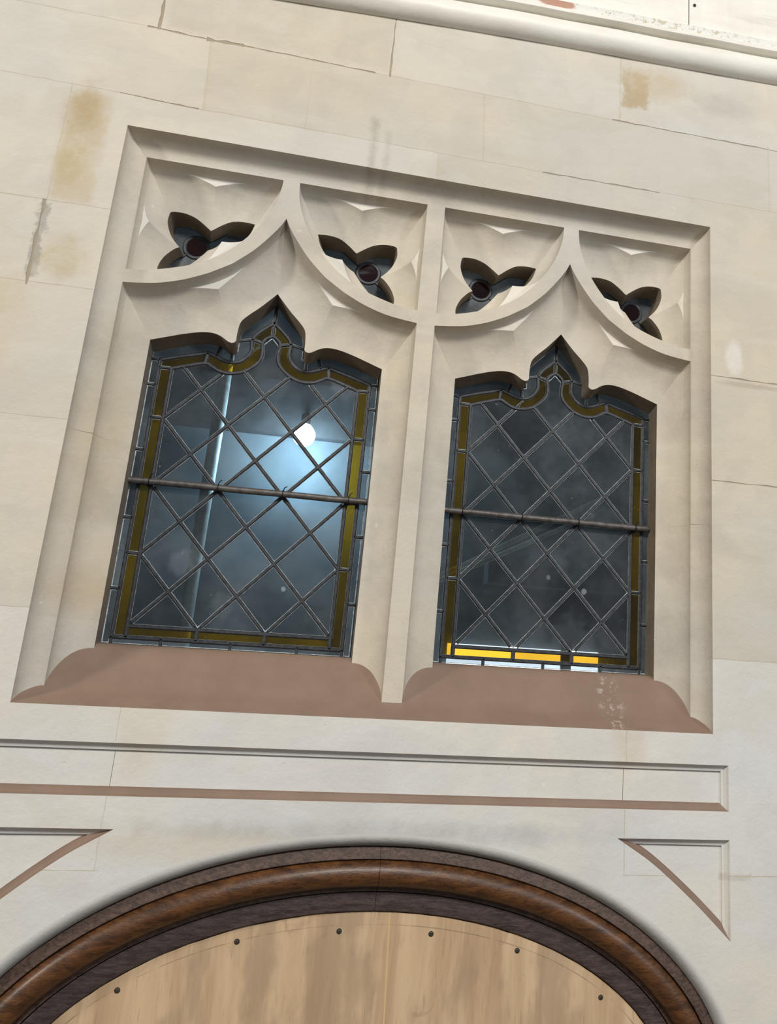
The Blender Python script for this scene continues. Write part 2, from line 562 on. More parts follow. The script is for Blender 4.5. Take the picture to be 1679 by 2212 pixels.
def inside(p, poly):
    x, y = p
    c = False
    j = len(poly) - 1
    for i in range(len(poly)):
        xi, yi = poly[i]
        xj, yj = poly[j]
        if (yi > y) != (yj > y) and x < (xj - xi) * (y - yi) / (yj - yi) + xi:
            c = not c
        j = i
    return c


def cdt(loops):
    vs, es = [], []
    for l in loops:
        b = len(vs)
        vs += [Vector(p) for p in l]
        es += [(b + i, b + (i + 1) % len(l)) for i in range(len(l))]
    r = delaunay_2d_cdt(vs, es, [], 0, 1e-6)
    return [tuple(v) for v in r[0]], [tuple(f) for f in r[2]]


def area2(poly):
    return sum(a[0] * b[1] - b[0] * a[1] for a, b in zip(poly, poly[1:] + poly[:1])) / 2


def inset(poly, d):
    """mitred inward offset of a closed polygon"""
    s = 1 if area2(poly) > 0 else -1
    n = len(poly)
    out = []
    for i in range(n):
        p0, p1, p2 = poly[i - 1], poly[i], poly[(i + 1) % n]
        a = Vector((p1[0] - p0[0], p1[1] - p0[1]))
        b = Vector((p2[0] - p1[0], p2[1] - p1[1]))
        if a.length < 1e-9 or b.length < 1e-9:
            out.append(p1)
            continue
        a.normalize()
        b.normalize()
        na, nb = Vector((-a.y, a.x)) * s, Vector((-b.y, b.x)) * s
        m = na + nb
        if m.length < 1e-6:
            m = na
        m.normalize()
        k = d / max(0.30, m.dot(na))
        out.append((p1[0] + m.x * k, p1[1] + m.y * k))
    return out


def dedupe(poly, eps=1e-4):
    out = []
    for p in poly:
        if not out or math.hypot(p[0] - out[-1][0], p[1] - out[-1][1]) > eps:
            out.append(p)
    while len(out) > 2 and math.hypot(out[0][0] - out[-1][0], out[0][1] - out[-1][1]) <= eps:
        out.pop()
    return out


# ================================================================== THE WALL
# arch of the boarded doorway: half ellipse on vertical jambs
AX, AZ, AA, AB = 0.0, -0.74, 0.81, 0.504
FLOOR = -1.55


def arch(off, n=72, jamb=True):
    """points of the arch line, offset inwards (left foot to right foot)"""
    pts = []
    if jamb:
        for k in range(6):
            pts.append((AX - AA + off, FLOOR + (AZ - FLOOR) * k / 6))
    for i in range(n + 1):
        a = math.pi * (1 - i / n)
        c, s = math.cos(a), math.sin(a)
        nx, nz = c / AA, s / AB
        l = math.hypot(nx, nz)
        pts.append((AX + AA * c - off * nx / l, AZ + AB * s - off * nz / l))
    if jamb:
        for k in range(5, -1, -1):
            pts.append((AX + AA - off, FLOOR + (AZ - FLOOR) * k / 6))
    return pts


WIN = [(-0.75, 0.0), (0.75, 0.0), (0.75, 1.32), (-0.75, 1.32)]
PANEL = [(-0.788, -0.167), (0.788, -0.167), (0.788, -0.068), (-0.788, -0.068)]
SPCURVE = cr([(0.520, -0.2275), (0.554, -0.247), (0.597, -0.273), (0.647, -0.310), (0.702, -0.355), (0.746, -0.394), (0.789, -0.434)], 4)
SPR = SPCURVE + [(0.789, -0.227)]
SPL = [(-x, z) for x, z in reversed(SPR)]
ARCH = arch(-0.008)
XW, ZT = 2.3, 2.5


def strip(p, q, wid, jit=0.0012, seed=0):
    """a wavering mortar joint as a thin polygon"""
    rnd = random.Random(seed)
    L = math.hypot(q[0] - p[0], q[1] - p[1])
    n = max(2, int(L / 0.022))
    dx, dz = (q[0] - p[0]) / L, (q[1] - p[1]) / L
    up, dn = [], []
    for i in range(n + 1):
        c = lerp(p, q, i / n)
        o = rnd.uniform(-jit, jit)
        h = wid * rnd.uniform(0.18, 0.80)
        up.append((c[0] - dz * (o + h), c[1] + dx * (o + h)))
        dn.append((c[0] - dz * (o - h), c[1] + dx * (o - h)))
    return up + dn[::-1]


H, V = [], []
# (a, b, width, dark?)
J = [((-XW, 1.601), (-0.74, 1.604), .0022, 0), ((-0.75, 1.604), (-0.60, 1.599), .0045, 1), ((-0.61, 1.599), (-0.52, 1.602), .0085, 1),
     ((-0.53, 1.602), (-0.19, 1.598), .0034, 1), ((-0.20, 1.598), (0.47, 1.598), .0020, 0), ((0.46, 1.598), (XW, 1.610), .0030, 1),
     ((-XW, 1.405), (-0.77, 1.404), .0022, 0), ((-0.78, 1.404), (-0.60, 1.398), .0032, 1), ((-0.61, 1.398), (0.28, 1.396), .0018, 0),
     ((0.27, 1.396), (0.60, 1.398), .0034, 1), ((0.59, 1.398), (XW, 1.41), .0020, 0),
     ((-XW, 1.092), (-0.75, 1.094), .0026, 0), ((-XW, .884), (-0.75, .890), .0022, 0), ((-XW, .581), (-0.75, .585), .0020, 0), ((-XW, .184), (-0.75, .185), .0018, 0),
     ((0.75, .888), (XW, .880), .0032, 1), ((0.75, .608), (XW, .607), .0026, 1), ((0.75, .170), (XW, .172), .0024, 0),
     ((0.535, -.302), (XW, -.303), .0022, 0), ((-XW, -.302), (-0.535, -.302), .0018, 0),
     ((-0.723, 1.60), (-0.723, 2.3), .0060, 1), ((-0.152, 1.595), (-0.153, 2.3), .0045, 1), ((0.481, 1.59), (0.479, 2.3), .0038, 0), ((1.25, 1.6), (1.25, 2.3), .003, 0), ((-1.4, 1.6), (-1.4, 2.3), .003, 0),
     ((-0.588, 1.395), (-0.598, 1.605), .0055, 0), ((-0.346, 1.395), (-0.346, 1.60), .0026, 0), ((0.110, 1.393), (0.100, 1.60), .0042, 0), ((0.93, 1.39), (0.93, 1.61), .003, 0), ((-1.2, 1.4), (-1.2, 1.605), .003, 0),
     ((-0.008, 1.318), (-0.008, 1.398), .0022, 0),
     ((-0.886, 1.09), (-0.886, 1.407), .0018, 0), ((-0.890, .882), (-0.890, 1.095), .0060, 1), ((-1.3, .58), (-1.3, .886), .003, 0), ((-1.05, .18), (-1.05, .585), .003, 0), ((-1.35, -.30), (-1.35, .186), .003, 0),
     ((1.2, .88), (1.2, 1.41), .003, 0), ((1.0, .605), (1.0, .884), .003, 0), ((1.3, .17), (1.3, .61), .003, 0), ((0.98, -.304), (0.98, .173), .003, 0),
     ((-0.544, -.304), (-0.544, .004), .0010, 0), ((0.537, -.304), (0.537, .004), .0014, 0),
     ((-XW, -.74), (-0.79, -.74), .002, 0), ((0.79, -.74), (XW, -.74), .002, 0), ((-XW, -1.12), (-0.80, -1.12), .002, 0), ((0.80, -1.12), (XW, -1.12), .002, 0)]
strips = [(strip(a, b, wd, 0.0010, i), dk) for i, (a, b, wd, dk) in enumerate(J)]
outer = [(-XW, FLOOR), (XW, FLOOR), (XW, ZT), (-XW, ZT)]
holes = [WIN, PANEL, SPL, SPR, ARCH]
vs, tris = cdt([outer] + holes + [s for s, _ in strips])


def bbox(p):
    return min(q[0] for q in p), max(q[0] for q in p), min(q[1] for q in p), max(q[1] for q in p)


HB = [(h, bbox(h)) for h in holes]
SB = [(s, dk, bbox(s)) for s, dk in strips]
keep, joint = [], ([], [])
for t in tris:
    c = (sum(vs[i][0] for i in t) / 3, sum(vs[i][1] for i in t) / 3)
    if not (-XW < c[0] < XW and FLOOR < c[1] < ZT):
        continue
    if any(b[0] <= c[0] <= b[1] and b[2] <= c[1] <= b[3] and inside(c, h) for h, b in HB):
        continue
    hit = [dk for s, dk, b in SB if b[0] <= c[0] <= b[1] and b[2] <= c[1] <= b[3] and inside(c, s)]
    if hit:
        joint[max(hit)].append(t)
    else:
        keep.append(t)
edge_of = {}
for k, t in enumerate(keep):
    for a, b in zip(t, t[1:] + t[:1]):
        edge_of.setdefault((min(a, b), max(a, b)), []).append(k)
comp = [-1] * len(keep)
nc = 0
for k in range(len(keep)):
    if comp[k] >= 0:
        continue
    st = [k]
    comp[k] = nc
    while st:
        q = st.pop()
        t = keep[q]
        for a, b in zip(t, t[1:] + t[:1]):
            for o in edge_of[(min(a, b), max(a, b))]:
                if comp[o] < 0:
                    comp[o] = nc
                    st.append(o)
    nc += 1
wall = empty('wall_back', 'limewashed ashlar stone wall around the window', 'wall', kind='structure')
groups = {}
for k, c in enumerate(comp):
    groups.setdefault(c, []).append(keep[k])


def oriented(t):
    a = area2([vs[i] for i in t])
    return t if a > 0 else t[::-1]     # seen from -y: x right, z up


mj = ([], [], [])
for c, ts in groups.items():
    A = sum(abs(area2([vs[i] for i in t])) for t in ts)
    if A < 4e-4:
        joint[0].extend(ts)
        continue
    ids = sorted({i for t in ts for i in t})
    mp = {i: n for n, i in enumerate(ids)}
    yo = random.uniform(-0.0006, 0.0006)
    V3 = [(vs[i][0], 0.0, vs[i][1]) for i in ids]
    F = [tuple(mp[i] for i in oriented(t)) for t in ts]
    cnt = {}
    for f in F:
        for a, b in zip(f, f[1:] + f[:1]):
            cnt[(a, b)] = 1
    n0 = len(V3)
    V3 += [(x, 0.012, z) for x, _, z in V3]
    for (a, b) in list(cnt):
        if (b, a) not in cnt:
            F.append((b, a, a + n0, b + n0))
    zc = sum(vs[i][1] for i in ids) / len(ids)
    mk('ashlar_block', V3, F, M_lower if zc < 0.0 else M_wall, wall)
for dk, nm, mt in ((0, 'mortar', M_mortar), (1, 'open_joint', M_crack)):
    ids = sorted({i for t in joint[dk] for i in t})
    mp = {i: n for n, i in enumerate(ids)}
    o = mk(nm, [(vs[i][0], 0.0003 if dk == 0 else 0.0009, vs[i][1]) for i in ids], [tuple(mp[i] for i in oriented(t)) for t in joint[dk]], mt, wall)
    tag(o, kind='stuff')


# sunk panels below the window: hollow edge, a small fillet, a flat field
def sunk(outline, name, brown_test, cuts=(), label=None):
    prof = [(0.0, 0.0), (0.003, 0.007), (0.008, 0.0115), (0.0135, 0.0130), (0.0140, 0.0175), (0.0165, 0.0178)]
    rings = [[(x, y, z) for x, z in inset(outline, n)] for n, y in prof]
    n = len(outline)
    g = G()
    for i in range(n):
        a, b = outline[i], outline[(i + 1) % n]
        br = brown_test(a, b)
        for r0, r1 in zip(rings, rings[1:]):
            g.poly([r0[i], r0[(i + 1) % n], r1[(i + 1) % n], r1[i]], 1 if br else 0)
    g.build(name + '_moulding', [M_lower, M_brown], wall)
    field = [(x, z) for x, _, z in rings[-1]]
    v2, t2 = cdt([field] + [[(c - .0005, -.3), (c + .0005, -.3), (c + .0005, 0), (c - .0005, 0)] for c in cuts])
    parts = {}
    for t in t2:
        c = (sum(v2[i][0] for i in t) / 3, sum(v2[i][1] for i in t) / 3)
        if not inside(c, field):
            continue
        key = 'j' if any(abs(c[0] - k) < .0005 for k in cuts) else sum(c[0] > k for k in cuts)
        parts.setdefault(key, []).append(t)
    for key, ts in parts.items():
        g = G()
        for t in ts:
            q = [v2[i] for i in t]
            if area2(q) < 0:
                q = q[::-1]
            y = 0.0195 if key == 'j' else 0.0178
            g.poly([(x, y, z) for x, z in q])
        g.build('panel_joint' if key == 'j' else name + '_field', M_crack if key == 'j' else M_lower, wall)


sunk(PANEL, 'sunk_panel', lambda a, b: abs(a[1] + 0.167) < 1e-6 and abs(b[1] + 0.167) < 1e-6, (-0.544, 0.537))
sunk(SPR, 'spandrel', lambda a, b: not (abs(a[1] - b[1]) < 2e-3 or abs(a[0] - b[0]) < 2e-3))
sunk(SPL, 'spandrel', lambda a, b: not (abs(a[1] - b[1]) < 2e-3 or abs(a[0] - b[0]) < 2e-3))

# rounded stone edge of the arch, worn grey, with its shading graded into the colour
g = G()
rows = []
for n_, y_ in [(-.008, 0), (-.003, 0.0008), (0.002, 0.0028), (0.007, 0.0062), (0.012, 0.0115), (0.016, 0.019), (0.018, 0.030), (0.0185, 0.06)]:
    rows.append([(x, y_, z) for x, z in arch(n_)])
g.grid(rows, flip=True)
tag(g.build('arch_edge', M_archedge, wall, True), 'grey worn rounded edge of the stone arch with painted-in shading')

# ------------------------------------------------------------------ arched oak frame and the plywood in it
fr = empty('arched_door_frame', 'dark varnished oak arched frame with a round roll moulding', 'door frame')
apex = 0.006


def frame_piece(name, prof, mat, parent, side, smooth=True):
    rows = []
    for n_, y_ in prof:
        a = arch(n_, 120)
        h = [p for p in a if (p[0] < apex) == (side < 0)]
        joint_ = lambda pts: pts
        cut = (apex - 0.0004 * (1 if side < 0 else -1), 0)
        # exact cut at the apex joint
        zt = AZ + AB - n_ - 0.0
        h = h + [(cut[0], zt)] if side < 0 else [(cut[0], zt)] + h
        rows.append([(x, y_, z) for x, z in h])
    m = min(len(r) for r in rows)
    rows = [r[len(r) - m:] if side < 0 else r[:m] for r in rows]
    g = G()
    g.grid(rows, flip=True)
    return g.build(name, mat, parent, smooth)


def roll(n0, n1, y0, ybulge, k=14):
    out = []
    for i in range(k + 1):
        a = math.pi * i / k
        out.append(((n0 + n1) / 2 - (n1 - n0) / 2 * math.cos(a), y0 - ybulge * math.sin(a)))
    return out


for side in (-1, 1):
    p_ = frame_piece('outer_flat', [(0.0175, 0.040), (0.0180, 0.024), (0.0195, 0.0215), (0.041, 0.017), (0.0425, 0.018), (0.0428, 0.026)], M_oakflat, fr, side, False)
    p_ = frame_piece('roll_moulding', [(0.0440, 0.030)] + roll(0.0440, 0.0965, 0.026, 0.026) + [(0.0968, 0.040)], M_oakroll, fr, side)
    p_ = frame_piece('fillet', [(0.0968, 0.040), (0.0972, 0.031), (0.1050, 0.031), (0.1055, 0.042)], M_oakflat, fr, side, False)
    p_ = frame_piece('inner_band', [(0.1070, 0.046), (0.1075, 0.0345), (0.130, 0.036), (0.1425, 0.0385), (0.1450, 0.042), (0.1452, 0.056)], M_oakband, fr, side, False)

ply = empty('plywood_board', 'bare plywood sheet screwed into the arched doorway', 'board')
po = arch(0.1460, 90)
rnd = random.Random(3)
po = [(x + rnd.uniform(-.0007, .0007), z + rnd.uniform(-.0016, .0)) for x, z in po]
po = [(x, max(z, FLOOR)) for x, z in po]
g = G()
g.poly([(x, 0.0445, z) for x, z in po][::-1])
g.grid([[(x, 0.0445, z) for x, z in po], [(x, 0.0605, z) for x, z in po]])
g.build('sheet', M_ply, ply)
def screw(x, z):
    g = G()
    ring = lambda r, y: [(x + r * math.cos(a), y, z + r * math.sin(a)) for a in [2 * math.pi * i / 14 for i in range(14)]]
    g.grid([ring(0.0056, 0.0443), ring(0.0052, 0.0441), ring(0.0038, 0.0437)], 1, closed=True)
    g.grid([ring(0.0038, 0.0437), ring(0.0034, 0.0430), ring(0.0022, 0.0428)], 0, closed=True)
    g.poly(ring(0.0022, 0.0428)[::-1], 0)
    a = random.uniform(0, 1.5)
    for q in (a, a + math.pi / 2):
        c, s = math.cos(q), math.sin(q)
        g.poly([(x + c * u - s * v, 0.0426, z + s * u + c * v) for u, v in ((-.0027, -.0006), (.0027, -.0006), (.0027, .0006), (-.0027, .0006))][::-1], 1)
    g.build('screw', [M_screw, M_hole], ply)


for x, z in [(-0.474, -0.523), (-0.262, -0.440), (-0.061, -0.422), (0.131, -0.428), (0.320, -0.461), (0.511, -0.553)]:
    screw(x * 0.993 - 0.0015, 0.0555 + (z - 0.0555) * 0.993)

# ================================================================== THE STONE WINDOW
D1, D2, D3 = 0.050, 0.112, 0.172      # arris of the tracery face, arris of the openings, glass
YE = D1 + 0.030                       # level of the little flat eyelets
CL, CR = -0.3625, 0.3705              # centres of the two lights
XL, XR = CL - 0.344, CR + 0.344
SILL = [(0.0, 0.0), (0.025, 0.0165), (0.050, 0.035), (0.080, 0.073), (0.100, 0.101), (0.114, 0.118), (0.128, 0.126), (0.150, 0.1288), (0.25, 0.1295)]


def zs(y):
    """height of the sloping sill at depth y"""
    for (a, b), (c, d) in zip(SILL, SILL[1:]):
        if y <= c:
            return b + (d - b) * max(0.0, y - a) / (c - a)
    return SILL[-1][1]


k2 = (2.107 + D2) / (2.107 + 0.12)


def s2(p):      # traced on the plane y = .12
    return (p[0] * (0.5 + 0.5 * k2), 0.0555 + (p[1] - 0.0555) * k2)


win = empty('window_1', 'two-light stone traceried window with a painted brown sill', 'window', kind='structure')
Fpts = [(.344, .9397), (.298, .945), (.258, .9525), (.208, .9695), (.159, .9935), (.11, 1.026), (.067, 1.068), (.0345, 1.1095), (.012, 1.1435), (0, 1.1675)]
Tpts = [s2(p) for p in [(.2743, .8315), (.2385, .8443), (.202, .857), (.165, .867), (.138, .869), (.1175, .8635), (.101, .8525), (.091, .8495), (.081, .853),
                        (.081, .877), (.0767, .9065), (.061, .927), (.038, .950), (.0185, .972), (0, .9938)]]
TX = Tpts[0][0]
S1F = cr(Fpts[:5], 6)
S1F = S1F + [lerp(Fpts[4], Fpts[5], 0.2)]
S2F = [S1F[-1]] + cr(Fpts[5:], 6)
T1 = cr(Tpts[:7], 5) + [Tpts[7]]
T2 = [Tpts[7]] + cr(Tpts[8:], 5)
TIP = (.136, .968)
NQ = 13
ANG = [math.radians(a) for a in [0, 9, 17] + [25.4 + (90 - 25.4) * i / 11 for i in range(12)]]
C0 = math.cos(ANG[3])


def hollow(Fs, Ts, tip=None, tip_end=1, te=0.7, cx=0.0, sgn=1):
    """hollow moulding from the front outline Fs down to the opening Ts; tip: point of the flat eyelet at the end of the run"""
    n = len(Fs)
    r1 = [lerp(f, t, 1 - C0) for f, t in zip(Fs, Ts)]
    f2 = list(r1)
    if tip:
        e = r1[-1] if tip_end else r1[0]
        for i in range(n):
            u = i / (n - 1) if tip_end else 1 - i / (n - 1)
            if u > te:
                w_ = ((u - te) / (1 - te)) ** 1.7
                f2[i] = (r1[i][0] + (tip[0] - e[0]) * w_, r1[i][1] + (tip[1] - e[1]) * w_)
    P = lambda p, y: (cx + sgn * p[0], y, p[1])
    a = [[P(lerp(f, t, 1 - math.cos(s)), D1 + (YE - D1) * math.sin(s) / math.sin(ANG[3])) for f, t in zip(Fs, Ts)] for s in ANG[:4]]
    fl = [[P(p, YE) for p in r1], [P(p, YE) for p in f2]] if tip else None
    b = []
    for s in ANG[3:]:
        w_ = (C0 - math.cos(s)) / C0
        y = YE + (D2 - YE) * (math.sin(s) - math.sin(ANG[3])) / (1 - math.sin(ANG[3]))
        b.append([P(lerp(f, t, w_), y) for f, t in zip(f2, Ts)])
    return a, fl, b


head = G()
rev = G()


def add_hollow(g, Fs, Ts, n=26, reveal=True, back=None, **kw):
    Fs, Ts = resample(Fs, n), resample(Ts, n)
    Tb = [back(p) for p in Ts] if back else Ts
    sgn = kw.get('sgn', 1)
    a, fl, b = hollow(Fs, Ts, **kw)
    g.grid(a, 0, flip=kw.pop('flip', False))
    if fl:
        g.grid(fl, 1)
    g.grid(b, 0)
    if reveal:
        cx = kw.get('cx', 0.0)
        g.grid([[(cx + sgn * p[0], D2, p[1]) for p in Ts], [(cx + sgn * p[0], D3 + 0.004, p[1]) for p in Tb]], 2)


ZSPLIT = 0.80


def HB_(p):      # the head reveal slopes down a little towards the glass
    return (p[0] * .985, p[1] - .009)


for cx in (CL, CR):
    for sgn in (-1, 1):
        # top part of the jamb hollow, then the two lobes of the cusped head
        add_hollow(head, [(.344, ZSPLIT), (.344, .9397)], [(TX, ZSPLIT), Tpts[0]], n=6, cx=cx, sgn=sgn)
        add_hollow(head, S1F, T1, back=HB_, cx=cx, sgn=sgn, tip=TIP, tip_end=1, te=.62)
        add_hollow(head, S2F, T2, back=HB_, cx=cx, sgn=sgn, tip=TIP, tip_end=0, te=.60)

# trefoil openings over the arches
PA, PB, PC = (.0205, 1.272), (.3435, 1.272), (.3425, .9735)
BARC = cr([(.0205, 1.272), (.0210, 1.2586), (.0246, 1.2275), (.038, 1.183), (.0645, 1.130), (.108, 1.0745), (.155, 1.034), (.202, 1.008), (.256, .989), (.302, .9775), (.3425, .9735)], 5)
im = min(range(len(BARC)), key=lambda i: abs(BARC[i][0] - .125))
tre = dict(
    AB=[(.078, 1.1733), (.1036, 1.1753), (.1332, 1.1707), (.1573, 1.1556), (.1746, 1.1408), (.18, 1.137)],
    BA=[(.18, 1.137), (.1963, 1.1499), (.2198, 1.1653), (.2464, 1.1737), (.274, 1.1734), (.2813, 1.1690)],
    BC=[(.2813, 1.1690), (.2833, 1.1449), (.2747, 1.1176), (.2625, 1.098), (.2463, 1.0804)],
    CB=[(.2463, 1.0804), (.2584, 1.0722), (.2766, 1.05), (.2868, 1.0246), (.2865, 1.006)],
    CA=[(.2865, 1.006), (.262, 1.010), (.232, 1.023), (.205, 1.049), (.1783, 1.0839)],
    AC=[(.1783, 1.0839), (.145, 1.094), (.112, 1.112), (.088, 1.142), (.078, 1.1733)])
tre = {k: cr([s2(p) for p in v], 5) for k, v in tre.items()}
TREF = dedupe(tre['AB'] + tre['BA'] + tre['BC'] + tre['CB'] + tre['CA'] + tre['AC'])
tipT, tipS, tipA = (.181, 1.2395), (.318, 1.118), (.146, 1.094)
mT, mS, mA = (.181, 1.272), (.343, 1.118), BARC[im]
for cx in (CL, CR):
    for sgn in (-1, 1):
        kw = dict(cx=cx, sgn=sgn, back=lambda p: lerp(p, (.215, 1.098), .13))
        add_hollow(head, [PA, mT], tre['AB'], tip=tipT, tip_end=1, te=.48, **kw)
        add_hollow(head, [mT, PB], tre['BA'], tip=tipT, tip_end=0, te=.48, **kw)
        add_hollow(head, [PB, mS], tre['BC'], tip=tipS, tip_end=1, te=.66, **kw)
        add_hollow(head, [mS, PC], tre['CB'], tip=tipS, tip_end=0, te=.66, **kw)
        add_hollow(head, BARC[im:][::-1], tre['CA'], tip=tipA, tip_end=1, te=.62, **kw)
        add_hollow(head, BARC[:im + 1][::-1], tre['AC'], tip=tipA, tip_end=0, te=.62, **kw)

# flat front of the tracery: mullion, stems and curved bars
lightpoly, spands = [], []
for cx in (CL, CR):
    half = [(.344, -0.05), (.344, .9397)] + resample(S1F, 26)[1:] + resample(S2F, 26)[1:]
    lightpoly.append([(cx + x, z) for x, z in half] + [(cx - x, z) for x, z in half[::-1][1:]])
    for sgn in (-1, 1):
        pl = resample([PA, mT], 26)[:-1] + resample([mT, PB], 26)[:-1] + resample([PB, mS], 26)[:-1] + resample([mS, PC], 26)[:-1] \
            + resample(BARC[im:][::-1], 26)[:-1] + resample(BARC[:im + 1][::-1], 26)[:-1]
        spands.append([(cx + sgn * x, z) for x, z in pl])
front = [(XL, zs(D1) - 0.006), (XR, zs(D1) - 0.006), (XR, 1.272), (XL, 1.272)]
v2, t2 = cdt([front] + lightpoly + spands + [[(-0.2, .157), (.2, .157), (.2, .93), (-.2, .93)]])
mull = (G(), G())
for t in t2:
    q = [v2[i] for i in t]
    c = (sum(p[0] for p in q) / 3, sum(p[1] for p in q) / 3)
    if abs(area2(q)) < 1e-9 or not inside(c, front) or any(inside(c, p) for p in lightpoly) or any(inside(c, p) for p in spands):
        continue
    if area2(q) < 0:
        q = q[::-1]
    dst, yy = (mull[0], D1 - .0006) if c[1] < .157 else (mull[1], D1) if c[1] < .93 else (head, D1)
    dst.poly([(x, yy, z) for x, z in q])
head.build('tracery_head', [M_dress, M_eyelet, M_reveal], win, True)
bpy.context.view_layer.update()


# jambs and mullion: hollows running down to the sill
def jamb_run(g, cx, sgn, z0, z1, dy=0.0):
    rows = []
    for s in [math.pi / 2 * i / 16 for i in range(17)]:
        x = .344 + (TX - .344) * (1 - math.cos(s))
        y = D1 + (D2 - D1) * math.sin(s) + dy * (1 - math.sin(s))
        lo = max(z0, zs(y) - 0.004) if z0 <= 0 else z0
        rows.append([(cx + sgn * x, y, lo), (cx + sgn * x, y, z1)])
    g.grid(rows, 0)
    b = zs(D2) - .004 if z0 <= 0 else z0
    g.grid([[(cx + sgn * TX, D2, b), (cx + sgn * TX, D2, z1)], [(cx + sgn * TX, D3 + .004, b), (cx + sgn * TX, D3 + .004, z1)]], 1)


def outer_run(g, sgn, z0, z1, dy=0.0, mitre=False):
    """hollow between the wall face and the tracery face; at the top it is mitred with the lintel"""
    xo, xi = (0.75, XR) if sgn > 0 else (-0.75, XL)
    rows = []
    for s in [math.pi / 2 * i / 14 for i in range(15)]:
        w_ = 1 - math.cos(s)
        x = xo + (xi - xo) * w_
        y = D1 * math.sin(s) + dy * math.sin(s)
        lo = max(z0, zs(y) - 0.004) if z0 <= 0 else z0
        hi = 1.32 + (1.272 - 1.32) * w_ if mitre else z1
        rows.append([(x, y, lo), (x, y, hi)])
    g.grid(rows, 0)


for sgn, cuts in ((-1, (0, .173, .573, .926)), (1, (0, .162, .50, .862))):
    cx = CL if sgn < 0 else CR
    for i in range(4):
        g = G()
        z0 = cuts[i]
        last = i == 3
        z1 = 1.32 if last else cuts[i + 1]
        dy = (0, .0007, -.0003, .0005)[i]
        outer_run(g, sgn, z0, z1, dy, mitre=last)
        if z0 < ZSPLIT:
            jamb_run(g, cx, sgn, z0, min(z1, ZSPLIT), dy)
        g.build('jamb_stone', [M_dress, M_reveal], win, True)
for k, (g, z0, z1) in enumerate(((mull[0], 0, .157), (mull[1], .157, ZSPLIT))):
    dy = -.0006 if k == 0 else 0.0
    jamb_run(g, CL, 1, z0, z1, dy)
    jamb_run(g, CR, -1, z0, z1, dy)
    g.build('mullion_stone', [M_dress, M_reveal], win, True)
for x0, x1 in ((None, -0.008), (-0.008, None)):
    g = G()
    rows = []
    for s in [math.pi / 2 * i / 14 for i in range(15)]:
        w_ = 1 - math.cos(s)
        a = -0.75 + (XL + 0.75) * w_ if x0 is None else x0
        b = 0.75 + (XR - 0.75) * w_ if x1 is None else x1
        rows.append([(a + (b - a) * i / 8, D1 * math.sin(s), 1.32 + (1.272 - 1.32) * w_) for i in range(9)])
    g.grid(rows, 0)
    g.build('lintel_hollow', M_dress, win, True)
g = G()
prof = cr(SILL[:-1], 5) + [(D3 + .03, .1292)]
g.grid([[(-0.75, y, z), (0.75, y, z)] for y, z in prof])
sill = g.build('sill', M_brown, win, True)
sill['label'] = 'sloping sill painted dull brown'

# ================================================================== LEADED LIGHTS
k3 = (2.107 + D3) / (2.107 + 0.185)


def s3(p):
    return (p[0] * (0.35 + 0.65 * k3), 0.0555 + (p[1] - 0.0555) * k3)


IX, OX, GX = s3((.2245, 0))[0], s3((.2535, 0))[0], TX + 0.001
IZ, OZ, GZ = s3((0, .1705))[1], s3((0, .1455))[1], zs(D3) - 0.001
OUTER = [s3(p) for p in [(.2535, .806), (.209, .8205), (.174, .830), (.1465, .8375), (.127, .832), (.1015, .8227), (.078, .8232), (.059, .8352), (.047, .855),
                         (.0465, .872), (.0465, .888), (.039, .9035), (.022, .9206), (0, .940)]]
INNER = [s3(p) for p in [(.2245, .787), (.1985, .796), (.15, .811), (.1335, .805), (.1127, .795), (.085, .793), (.057, .802), (.034, .820), (.022, .8375),
                         (.019, .857), (.0218, .8815), (.015, .895), (0, .905)]]
PITX, PITZ = IX * 2 / 3, (s3((0, .7415))[1] - s3((0, .1705))[1]) / 3.5
ROW0 = IZ
CW = 0.0092


def came(pts, wid, parent, closed=False, y=None, name='lead_came', h=0.0035):
    y = D3 if y is None else y
    pts = dedupe(pts, 2e-4)
    n = len(pts)
    rows = []
    for i in range(n):
        if closed:
            a, b, c = pts[i - 1], pts[i], pts[(i + 1) % n]
        else:
            a, b, c = pts[max(i - 1, 0)], pts[i], pts[min(i + 1, n - 1)]
        d1 = Vector((b[0] - a[0], b[1] - a[1]))
        d2 = Vector((c[0] - b[0], c[1] - b[1]))
        d1 = d1.normalized() if d1.length > 1e-9 else d2.normalized()
        d2 = d2.normalized() if d2.length > 1e-9 else d1
        nn = Vector((-d1.y - d2.y, d1.x + d2.x))
        nn = nn.normalized() if nn.length > 1e-6 else Vector((-d1.y, d1.x))
        kk = min(2.2, 1 / max(.4, nn.dot(Vector((-d1.y, d1.x)))))
        row = []
        for u, dy in ((.5, .0015), (.5, -.0012), (.27, -h), (-.27, -h), (-.5, -.0012), (-.5, .0015)):
            row.append((b[0] + nn.x * wid * u * kk, y + dy, b[1] + nn.y * wid * u * kk))
        rows.append(row)
    g = G()
    if closed:
        rows.append(rows[0])
    g.grid(rows, 0)
    return g.build(name, M_lead, parent)


